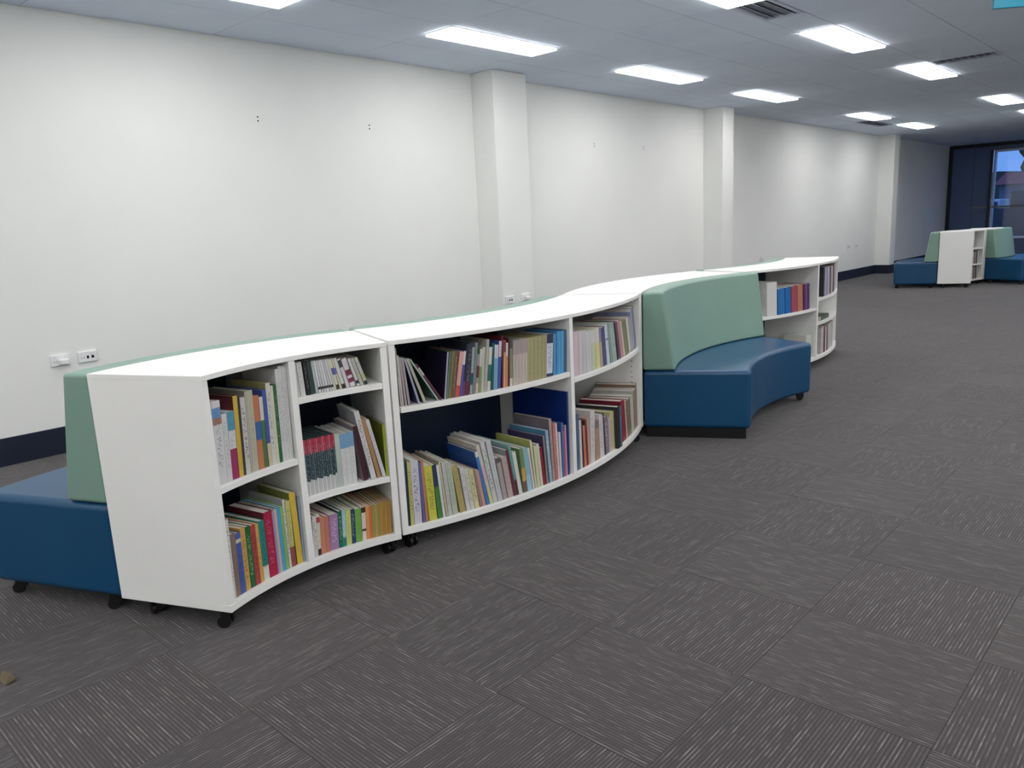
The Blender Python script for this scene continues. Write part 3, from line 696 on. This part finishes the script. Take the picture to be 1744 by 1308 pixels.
(-0.2190,0.0121,0.199,0.20,4.0,0.020,160,152,108,dict(x=0.3,xc=(200,196,150))),
(-0.2058,0.0122,0.199,0.20,4.3,0.020,168,162,118,dict(x=0.3,xc=(200,196,150))),
(-0.1925,0.0123,0.199,0.20,4.5,0.020,160,152,108,dict(x=0.3,xc=(200,196,150))),
(-0.1780,0.0434,0.199,0.20,4.3,0.020,202,206,222,dict(b=[(0,0.22,(50,54,84)),(0.93,1,(50,60,90))],x=1,xc=(60,70,100))),
(-0.1286,0.0220,0.196,0.20,2.7,0.020,72,142,194,dict(c=(30,50,90))),
(-0.1014,0.0122,0.202,0.20,2.6,0.020,66,146,206),
(-0.0881,0.0124,0.202,0.20,2.9,0.020,80,164,216),
(-0.0747,0.0125,0.202,0.20,3.2,0.020,66,146,206),
(-0.0611,0.0127,0.202,0.20,3.1,0.020,80,164,216),
(-0.0467,0.0226,0.204,0.20,2.7,0.020,64,94,136),
]),
'G':(2,0.095,[
(-0.9750,0.0067,0.285,0.23,0.5,0.020,66,146,194),
(-0.9679,0.0101,0.282,0.23,0.5,0.020,42,52,46),
(-0.9567,0.0149,0.275,0.23,0.3,0.020,194,188,104,dict(x=1,xc=(60,60,40))),
(-0.9392,0.0332,0.278,0.23,-0.1,0.020,198,198,208,dict(x=1,xc=(110,90,140))),
(-0.9016,0.0118,0.264,0.23,-1.0,0.020,94,94,154),
(-0.8875,0.0114,0.270,0.23,-1.4,0.020,186,126,94),
(-0.8710,0.0363,0.243,0.23,-2.5,0.020,202,198,66,dict(x=0.8,xc=(50,50,20))),
(-0.8299,0.0199,0.241,0.23,-3.5,0.020,70,130,60,dict(c=(28,38,74),b=[(0,0.4,(44,56,100))])),
(-0.8062,0.0118,0.237,0.23,-4.3,0.020,206,210,206),
(-0.7903,0.0094,0.250,0.23,-5.2,0.020,190,180,140,dict(c=(160,150,130))),
(-0.7788,0.0178,0.246,0.23,-4.8,0.020,184,188,184,dict(x=0.5,xc=(110,110,120))),
(-0.7579,0.0255,0.237,0.23,-5.1,0.020,174,184,164,dict(x=0.5,xc=(100,120,90))),
(-0.7203,0.0270,0.218,0.23,-8.2,0.020,174,158,94,dict(x=0.5,xc=(110,95,50))),
(-0.6878,0.0187,0.202,0.23,-6.8,0.020,198,198,200,dict(x=0.6,xc=(90,90,100))),
(-0.6659,0.0189,0.190,0.23,-7.4,0.020,200,200,190,dict(x=0.9,xc=(60,60,60))),
(-0.6437,0.0226,0.180,0.23,-7.8,0.020,204,202,140,dict(x=0.9,xc=(50,50,50))),
(-0.6161,0.0114,0.180,0.23,-9.1,0.020,150,120,110),
(-0.6022,0.0161,0.172,0.23,-9.8,0.020,194,146,126),
(-0.5816,0.0150,0.259,0.23,-11.0,0.020,58,116,194,dict(c=(22,74,154),b=[(0.0,0.1,(205,210,215))])),
(-0.5622,0.0164,0.289,0.23,-11.9,0.020,196,190,172,dict(b=[(0.35,0.6,(210,170,175)),(0.75,1,(200,200,130))])),
(-0.5424,0.0220,0.300,0.23,-11.1,0.020,194,196,196,dict(x=1,xc=(60,60,60))),
(-0.5158,0.0255,0.295,0.23,-10.4,0.020,188,192,194,dict(x=0.4,xc=(90,90,90))),
(-0.4856,0.0229,0.204,0.23,-9.3,0.020,164,154,152,dict(b=[(0,0.12,(90,85,85))])),
(-0.4562,0.0283,0.198,0.23,-8.9,0.020,180,160,156,dict(x=0.5,xc=(140,80,80))),
(-0.4235,0.0142,0.230,0.23,-9.9,0.020,104,34,48,dict(c=(150,155,160))),
(-0.4062,0.0133,0.252,0.23,-9.0,0.020,96,154,148,dict(c=(134,178,172),b=[(0.7,1,(80,40,40))])),
(-0.3900,0.0208,0.209,0.23,-9.3,0.020,202,206,200),
(-0.3599,0.0215,0.214,0.23,-5.2,0.020,110,140,80,dict(b=[(0.45,0.75,(210,160,70)),(0.75,1,(120,80,80))])),
(-0.3347,0.0284,0.210,0.23,-6.0,0.020,124,178,194,dict(b=[(0.62,1,(150,195,215))])),
(-0.2997,0.0124,0.206,0.23,-7.7,0.020,206,196,196),
(-0.2844,0.0120,0.239,0.23,-6.3,0.020,200,196,166,dict(c=(178,182,92))),
(-0.2696,0.0190,0.205,0.23,-4.9,0.020,194,204,154),
(-0.2471,0.0172,0.211,0.23,-5.8,0.020,204,198,186,dict(c=(150,140,150))),
(-0.2258,0.0174,0.190,0.23,-6.9,0.020,144,32,44),
(-0.2049,0.0135,0.241,0.23,-4.2,0.020,140,124,110,dict(c=(70,66,110))),
(-0.1820,0.0204,0.262,0.23,-4.6,0.020,134,168,194,dict(c=(74,144,184),x=0.8,xc=(220,225,230))),
(-0.1579,0.0179,0.312,0.23,-3.2,0.020,174,146,136,dict(c=(120,110,120),x=0.8,xc=(120,80,70))),
(-0.1365,0.0167,0.287,0.23,-2.6,0.020,194,106,104,dict(x=0.8,xc=(230,190,180))),
(-0.1173,0.0131,0.280,0.23,-2.4,0.020,214,196,196),
(-0.1012,0.0141,0.230,0.23,-1.0,0.020,202,204,210),
(-0.0840,0.0143,0.272,0.23,0.5,0.020,70,110,160,dict(c=(40,90,160))),
(-0.0665,0.0129,0.229,0.23,-0.2,0.020,182,84,124),
(-0.0514,0.0098,0.255,0.23,-0.6,0.020,196,150,180),
(-0.0388,0.0139,0.415,0.34,0.7,0.020,10,44,116,dict(c=(2,40,118))),
]),
'H':(2,0.572,[
(0.0380,0.0403,0.218,0.20,1.5,0.020,208,188,194,dict(x=0.3,xc=(230,140,150))),
(0.0830,0.0346,0.217,0.20,1.2,0.020,200,196,198),
(0.1213,0.0354,0.214,0.20,0.4,0.020,196,190,196),
(0.1612,0.0213,0.208,0.20,-0.8,0.020,204,204,202),
(0.1851,0.0226,0.206,0.20,-1.4,0.020,202,200,198),
(0.2111,0.0443,0.205,0.20,-2.2,0.020,192,202,172,dict(b=[(0,0.33,(206,204,200))])),
(0.2609,0.0424,0.208,0.20,-3.6,0.020,216,206,134,dict(b=[(0,0.36,(206,202,196))])),
(0.3095,0.0262,0.204,0.20,-5.2,0.020,184,164,154,dict(b=[(0,0.36,(140,125,150))])),
(0.3397,0.0400,0.202,0.20,-6.2,0.020,74,78,124,dict(x=0.3,xc=(160,160,190))),
(0.3888,0.0352,0.213,0.20,-8.6,0.020,198,206,220,dict(b=[(0.35,0.4,(120,130,160))])),
(0.4373,0.0261,0.220,0.20,-11.9,0.020,134,154,144),
(0.4679,0.0601,0.217,0.20,-12.8,0.020,154,174,164,dict(x=0.7,xc=(220,225,220))),
(0.5383,0.0189,0.217,0.20,-15.0,0.020,44,40,44),
(0.5620,0.0287,0.212,0.20,-15.9,0.020,114,74,90),
(0.5966,0.0428,0.210,0.20,-17.1,0.020,194,134,144),
(0.6470,0.0253,0.208,0.20,-18.4,0.020,204,196,176),
(0.6783,0.0762,0.208,0.20,-19.6,0.020,134,130,94,dict(x=0.4,xc=(190,180,150))),
(0.7641,0.0372,0.212,0.20,-20.7,0.020,210,210,202),
(0.8055,0.0597,0.213,0.20,-21.1,0.020,174,168,160),
(0.8728,0.0450,0.247,0.20,-21.8,0.020,154,164,208),
(0.9246,0.0438,0.259,0.20,-22.4,0.020,120,120,130),
]),
'I':(2,0.095,[
(0.0304,0.0341,0.284,0.24,0.4,0.020,78,98,134),
(0.0714,0.0199,0.250,0.24,-1.1,0.020,202,202,206),
(0.0943,0.0117,0.244,0.24,-1.7,0.020,60,40,44),
(0.1107,0.0207,0.215,0.24,-2.9,0.020,206,114,78),
(0.1354,0.0130,0.240,0.24,-3.8,0.020,110,50,48,dict(c=(80,40,40))),
(0.1517,0.0166,0.246,0.24,-2.0,0.020,204,156,136),
(0.1719,0.0448,0.273,0.24,1.4,0.020,206,198,198,dict(c=(200,196,196),x=0.6,xc=(90,90,100))),
(0.2256,0.0460,0.213,0.24,-0.8,0.020,174,136,112,dict(b=[(0,0.2,(120,110,112))])),
(0.2786,0.0271,0.234,0.24,-2.6,0.020,206,202,206,dict(x=0.6,xc=(90,80,100))),
(0.3096,0.0169,0.227,0.24,-3.5,0.020,202,194,206),
(0.3295,0.0132,0.231,0.24,-4.1,0.020,50,46,50),
(0.3476,0.0392,0.206,0.24,-5.4,0.020,124,114,124,dict(x=1,xc=(200,195,205))),
(0.3882,0.0246,0.192,0.24,-2.8,0.020,184,164,184),
(0.4132,0.0556,0.217,0.24,-2.8,0.020,194,184,134,dict(c=(190,180,120),x=0.4,xc=(140,125,80))),
(0.4693,0.0341,0.234,0.24,-2.8,0.000,46,50,52),
(0.5038,0.0284,0.227,0.24,-2.8,0.000,92,108,128,dict(c=(60,60,60))),
(0.6040,0.0669,0.243,0.24,-9.3,0.020,150,44,64,dict(c=(146,42,62))),
(0.6724,0.0209,0.232,0.24,-9.3,0.020,206,190,160),
(0.6939,0.0957,0.222,0.24,-9.3,0.020,134,114,98),
(0.7913,0.0650,0.230,0.24,-9.3,0.020,198,194,178,dict(c=(190,195,185))),
(0.8576,0.0775,0.243,0.24,-5.3,0.020,156,130,106,dict(c=(200,195,190))),
(0.9359,0.0389,0.264,0.24,-5.3,0.020,140,112,92),
]),
'J':(4,0.517,[
(-0.7297,0.1156,0.261,0.22,-2.0,0.020,214,212,212,dict(box=1)),
(-0.5935,0.0823,0.204,0.22,-3.8,0.020,24,112,190),
(-0.5017,0.0742,0.208,0.22,-4.0,0.020,6,104,184),
(-0.4170,0.0827,0.211,0.22,-4.0,0.020,170,70,86),
(-0.3243,0.0801,0.211,0.22,-4.0,0.020,190,116,94),
(-0.2304,0.0267,0.210,0.22,-4.0,0.020,86,36,84),
(-0.1990,0.0346,0.211,0.22,-4.0,0.020,112,64,136),
(-0.1588,0.0333,0.212,0.22,-4.0,0.020,80,40,96),
]),
'K':(4,0.590,[
(0.1664,0.0362,0.247,0.20,0.1,0.020,50,48,54),
(0.2089,0.0579,0.247,0.20,-1.3,0.020,166,164,186),
(0.2752,0.0544,0.246,0.20,-3.2,0.020,150,146,176),
(0.3385,0.0339,0.242,0.20,-5.2,0.020,206,204,210),
(0.3798,0.0640,0.239,0.20,-5.1,0.020,106,92,94),
(0.4573,0.0812,0.241,0.20,-6.0,0.020,200,176,184),
(0.5540,0.0518,0.248,0.20,-6.0,0.020,74,40,56),
(0.6224,0.1713,0.248,0.20,-6.0,0.020,178,170,172),
]),
'L':(4,0.095,[
(0.1599,0.0305,0.223,0.20,-1.4,0.020,196,190,190),
(0.1961,0.0384,0.233,0.20,-2.6,0.020,204,184,192),
(0.2512,0.0387,0.233,0.20,-6.0,0.020,106,62,70),
(0.2972,0.0387,0.216,0.20,-4.6,0.020,206,200,200),
(0.3473,0.0423,0.220,0.20,-6.0,0.020,112,98,92),
(0.4031,0.0671,0.229,0.20,-6.0,0.020,200,198,194),
(0.4830,0.0770,0.231,0.20,-6.0,0.020,206,204,200),
(0.5774,0.0915,0.233,0.20,-6.0,0.020,190,186,184),
]),
}

WHERE = {'A': 'upper left shelf of nearest bookcase', 'B': 'bottom left shelf of nearest bookcase', 'C': 'top right shelf of nearest bookcase',
         'D': 'middle right shelf of nearest bookcase', 'E': 'bottom right shelf of nearest bookcase', 'F': 'upper left shelf of bulging bookcase',
         'G': 'lower left shelf of bulging bookcase', 'H': 'upper right shelf of bulging bookcase', 'I': 'lower right shelf of bulging bookcase',
         'J': 'upper shelf just beyond the bench', 'K': 'small top shelf beyond the bench', 'L': 'small bottom shelf beyond the bench'}
PAL = {'white': (210, 210, 208), 'black': (40, 40, 42), 'grey': (150, 150, 150), 'dark grey': (90, 92, 92), 'red': (176, 60, 60), 'crimson': (172, 24, 62),
       'maroon': (100, 36, 48), 'orange': (212, 135, 80), 'salmon': (194, 124, 104), 'tan': (178, 145, 90), 'brown': (125, 100, 84), 'beige': (186, 176, 150),
       'yellow': (206, 180, 60), 'lime': (185, 195, 70), 'olive': (160, 150, 90), 'green': (100, 150, 80), 'dark green': (30, 100, 62), 'teal': (36, 122, 116),
       'pale green': (165, 180, 165), 'light blue': (120, 175, 205), 'blue': (55, 115, 190), 'navy': (40, 60, 110), 'lilac': (165, 155, 195), 'purple': (110, 80, 150),
       'pink': (205, 175, 182), 'magenta': (180, 80, 122), 'cream': (204, 198, 170)}
def cname(c): return min(PAL, key=lambda k: sum((a - b) ** 2 for a, b in zip(PAL[k], c)))
def ordinal(k):
    w_ = ['', 'first', 'second', 'third', 'fourth', 'fifth', 'sixth', 'seventh', 'eighth', 'ninth', 'tenth', 'eleventh', 'twelfth']
    return w_[k] if k < len(w_) else '%d%s' % (k, 'th' if 10 < k % 100 < 20 else {1: 'st', 2: 'nd', 3: 'rd'}.get(k % 10, 'th'))
def book_mesh(t, H, D, box_=False):
    bm = bmesh.new(); w_ = min(0.0022, t * 0.22); uvl = bm.loops.layers.uv.new('UVMap')
    L = [(0, 0), (t, 0), (t, D), (t - w_, D), (t - w_, w_), (w_, w_), (w_, D), (0, D)]
    if box_: L = [(0, 0), (t, 0), (t, D), (0, D)]
    A = [bm.verts.new((x, y, 0)) for x, y in L]; B = [bm.verts.new((x, y, H)) for x, y in L]; k = len(L)
    for i in range(k):
        f = bm.faces.new((A[i], A[(i + 1) % k], B[(i + 1) % k], B[i])); f.material_index = 1 if i == 0 else 0
        if i == 0:
            for lp in f.loops: lp[uvl].uv = (lp.vert.co.x / t, 1 - lp.vert.co.z / H)
    bm.faces.new(A[::-1]); bm.faces.new(B)
    me = mesh('book', bm); me.materials.append(M['cover']); me.materials.append(M['spine'])
    bm = bmesh.new(); bx(bm, w_, t - w_, w_, D - 0.004, 0.002, H - min(0.003, 0.01 * H))
    pm = mesh('pages', bm); pm.materials.append(M['page'])
    return me, pm
def soft(c):  # haze put into the book colours, mixed a little towards grey
    g = sum(c) / 3; return tuple(0.86 * v + 0.14 * g for v in c)
def place_book(U, z, row, label, group, cat='book'):
    s, t, H, D, lean, sb, r_, g_, b_ = row[:9]; ex = row[9] if len(row) > 9 else {}
    lean = R(lean); spine = soft((r_, g_, b_)); cov = soft(ex.get('c', (r_, g_, b_)))
    me, pm = book_mesh(t, H, D, 'box' in ex)
    o = lk(bpy.data.objects.new('box_file' if 'box' in ex else 'book', me))
    foot = t / math.cos(lean)
    P, T, N = U.frame(s + foot / 2, sb); P.z = z + 0.0004
    F = Matrix(((T.x, -N.x, 0, P.x), (T.y, -N.y, 0, P.y), (0, 0, 1, P.z), (0, 0, 0, 1)))
    if lean <= 0: Mx = F @ Matrix.Translation((-foot / 2, 0, 0)) @ Matrix.Rotation(lean, 4, 'Y')
    else: Mx = F @ Matrix.Translation((foot / 2, 0, 0)) @ Matrix.Rotation(lean, 4, 'Y') @ Matrix.Translation((-t, 0, 0))
    o.matrix_world = Mx
    if 'box' not in ex:
        lk(bpy.data.objects.new('pages', pm), o)
    o['spine_color'] = lin(spine); o['cover_color'] = lin(cov)
    bs = list(ex.get('b', []))[:2]
    while len(bs) < 2: bs.append((2.0, 2.0, (0, 0, 0)))
    for k, (f0, f1, c_) in zip('12', bs): o['band_range' + k] = (float(f0), float(f1), 0.0); o['band_color' + k] = lin(soft(c_))
    o['print_scale'] = (0.75 * float(ex.get('x', 0)), 60.0 * H / 0.25, 0.0); o['print_color'] = lin(ex.get('xc', (0, 0, 0)))
    tag(o, label, cat, group)
    return o
for key, (u, z, rows) in BOOKS.items():
    out = []
    for row in rows:
        t = row[1]
        if key in 'HIKL' and t > 0.045:
            k = math.ceil(t / 0.034)
            for i in range(k):
                rr = list(row); rr[0] = row[0] + i * t / k; rr[1] = t / k * 0.97; rr[2] = row[2] - 0.004 * (i % 2); out.append(rr)
        else: out.append(row)
    n = len(out)
    for i, row in enumerate(out):
        frm = '%s from left' % ordinal(i + 1) if i < (n + 1) // 2 else '%s from right' % ordinal(n - i)
        th = 'slim' if row[1] < 0.011 else ('thick' if row[1] > 0.028 else '')
        ex = row[9] if len(row) > 9 else {}
        kind = 'white cardboard box file' if 'box' in ex else (th + ' ' + cname(row[6:9]) + (' leaning book' if abs(row[4]) > 7 else ' book')).strip()
        place_book(UU[u], z, row, '%s, %s on %s' % (kind, frm, WHERE[key]), 'books on the ' + WHERE[key], 'box file' if 'box' in ex else 'book')
# books lying flat beyond the bench
def flat_book(U, z, arc, sb, wd, dp, th, spine, label, group, rot=0.0):
    me, pm = book_mesh(th, wd, dp)
    o = lk(bpy.data.objects.new('book', me)); P, T, N = U.frame(arc, sb); P.z = z + 0.0004
    F = Matrix(((T.x, -N.x, 0, P.x), (T.y, -N.y, 0, P.y), (0, 0, 1, P.z), (0, 0, 0, 1)))
    o.matrix_world = F @ Matrix.Rotation(rot, 4, 'Z') @ Matrix.Rotation(-PI / 2, 4, 'Y') @ Matrix.Translation((0, 0, -wd / 2))
    lk(bpy.data.objects.new('pages', pm), o)
    o['spine_color'] = lin(spine); o['cover_color'] = lin(spine)
    for k in '12': o['band_range' + k] = (2.0, 2.0, 0.0); o['band_color' + k] = (0.0, 0.0, 0.0)
    o['print_scale'] = (0.0, 40.0, 0.0); o['print_color'] = (0.0, 0.0, 0.0)
    tag(o, label, 'book', group)
gp = 'books lying flat beyond the bench'
flat_book(U4, 0.385, 0.3, 0.03, 0.25, 0.2, 0.035, (72, 88, 72), 'dark green book lying flat on the small middle shelf beyond bench', gp)
flat_book(U4, ZF, -0.62, 0.05, 0.28, 0.2, 0.03, (30, 40, 80), 'navy book lying flat on bottom shelf behind the bench seat', gp)
flat_book(U4, ZF, -0.33, 0.04, 0.27, 0.21, 0.025, (206, 206, 204), 'white book lying flat beneath another, just beyond bench seat', gp)
flat_book(U4, ZF + 0.0258, -0.33, 0.05, 0.26, 0.2, 0.02, (190, 196, 190), 'pale book lying on top of the white book beyond bench seat', gp)
flat_book(U4, ZF, -0.1, 0.03, 0.1, 0.2, 0.2, (196, 204, 196), 'pale thick folder standing at the right end of bottom shelf beyond bench', gp)
# the far bookcase
fc = [(70, 70, 76), (200, 198, 194), (110, 60, 60), (160, 150, 140), (60, 70, 90), (190, 180, 160)]
for zi, (z, nm) in enumerate(((ZF, 'bottom right'), (0.34, 'middle right'))):
    for i, c_ in enumerate(fc):
        place_book(U5, z, (0.05 + 0.04 * i, 0.034, 0.19 + 0.008 * (i % 3), 0.2, 0.0, 0.02, *c_),
                   '%s book, %s from left on %s shelf of the distant bookcase' % (cname(c_), ordinal(i + 1), nm), 'books in the distant bookcase')

# a scrap on the carpet
bm = bmesh.new()
A = [bm.verts.new(p) for p in ((0, 0, 0.001), (0.05, 0.004, 0.001), (0.056, 0.034, 0.012), (0.004, 0.03, 0.016), (0.002, 0.012, 0.03), (0.05, 0.018, 0.026))]
for f in ((0, 1, 2, 3), (0, 1, 5, 4), (3, 2, 5, 4), (0, 4, 3), (1, 2, 5)): bm.faces.new([A[i] for i in f])
o = obj('paper_scrap', mesh('paper_scrap', bm), plain('tan_card', (116, 104, 86), 0.9, 0.1)); o.location = (-1.757, -1.924, 0)
tag(o, 'small tan card scrap on the carpet at the left picture edge', 'scrap')
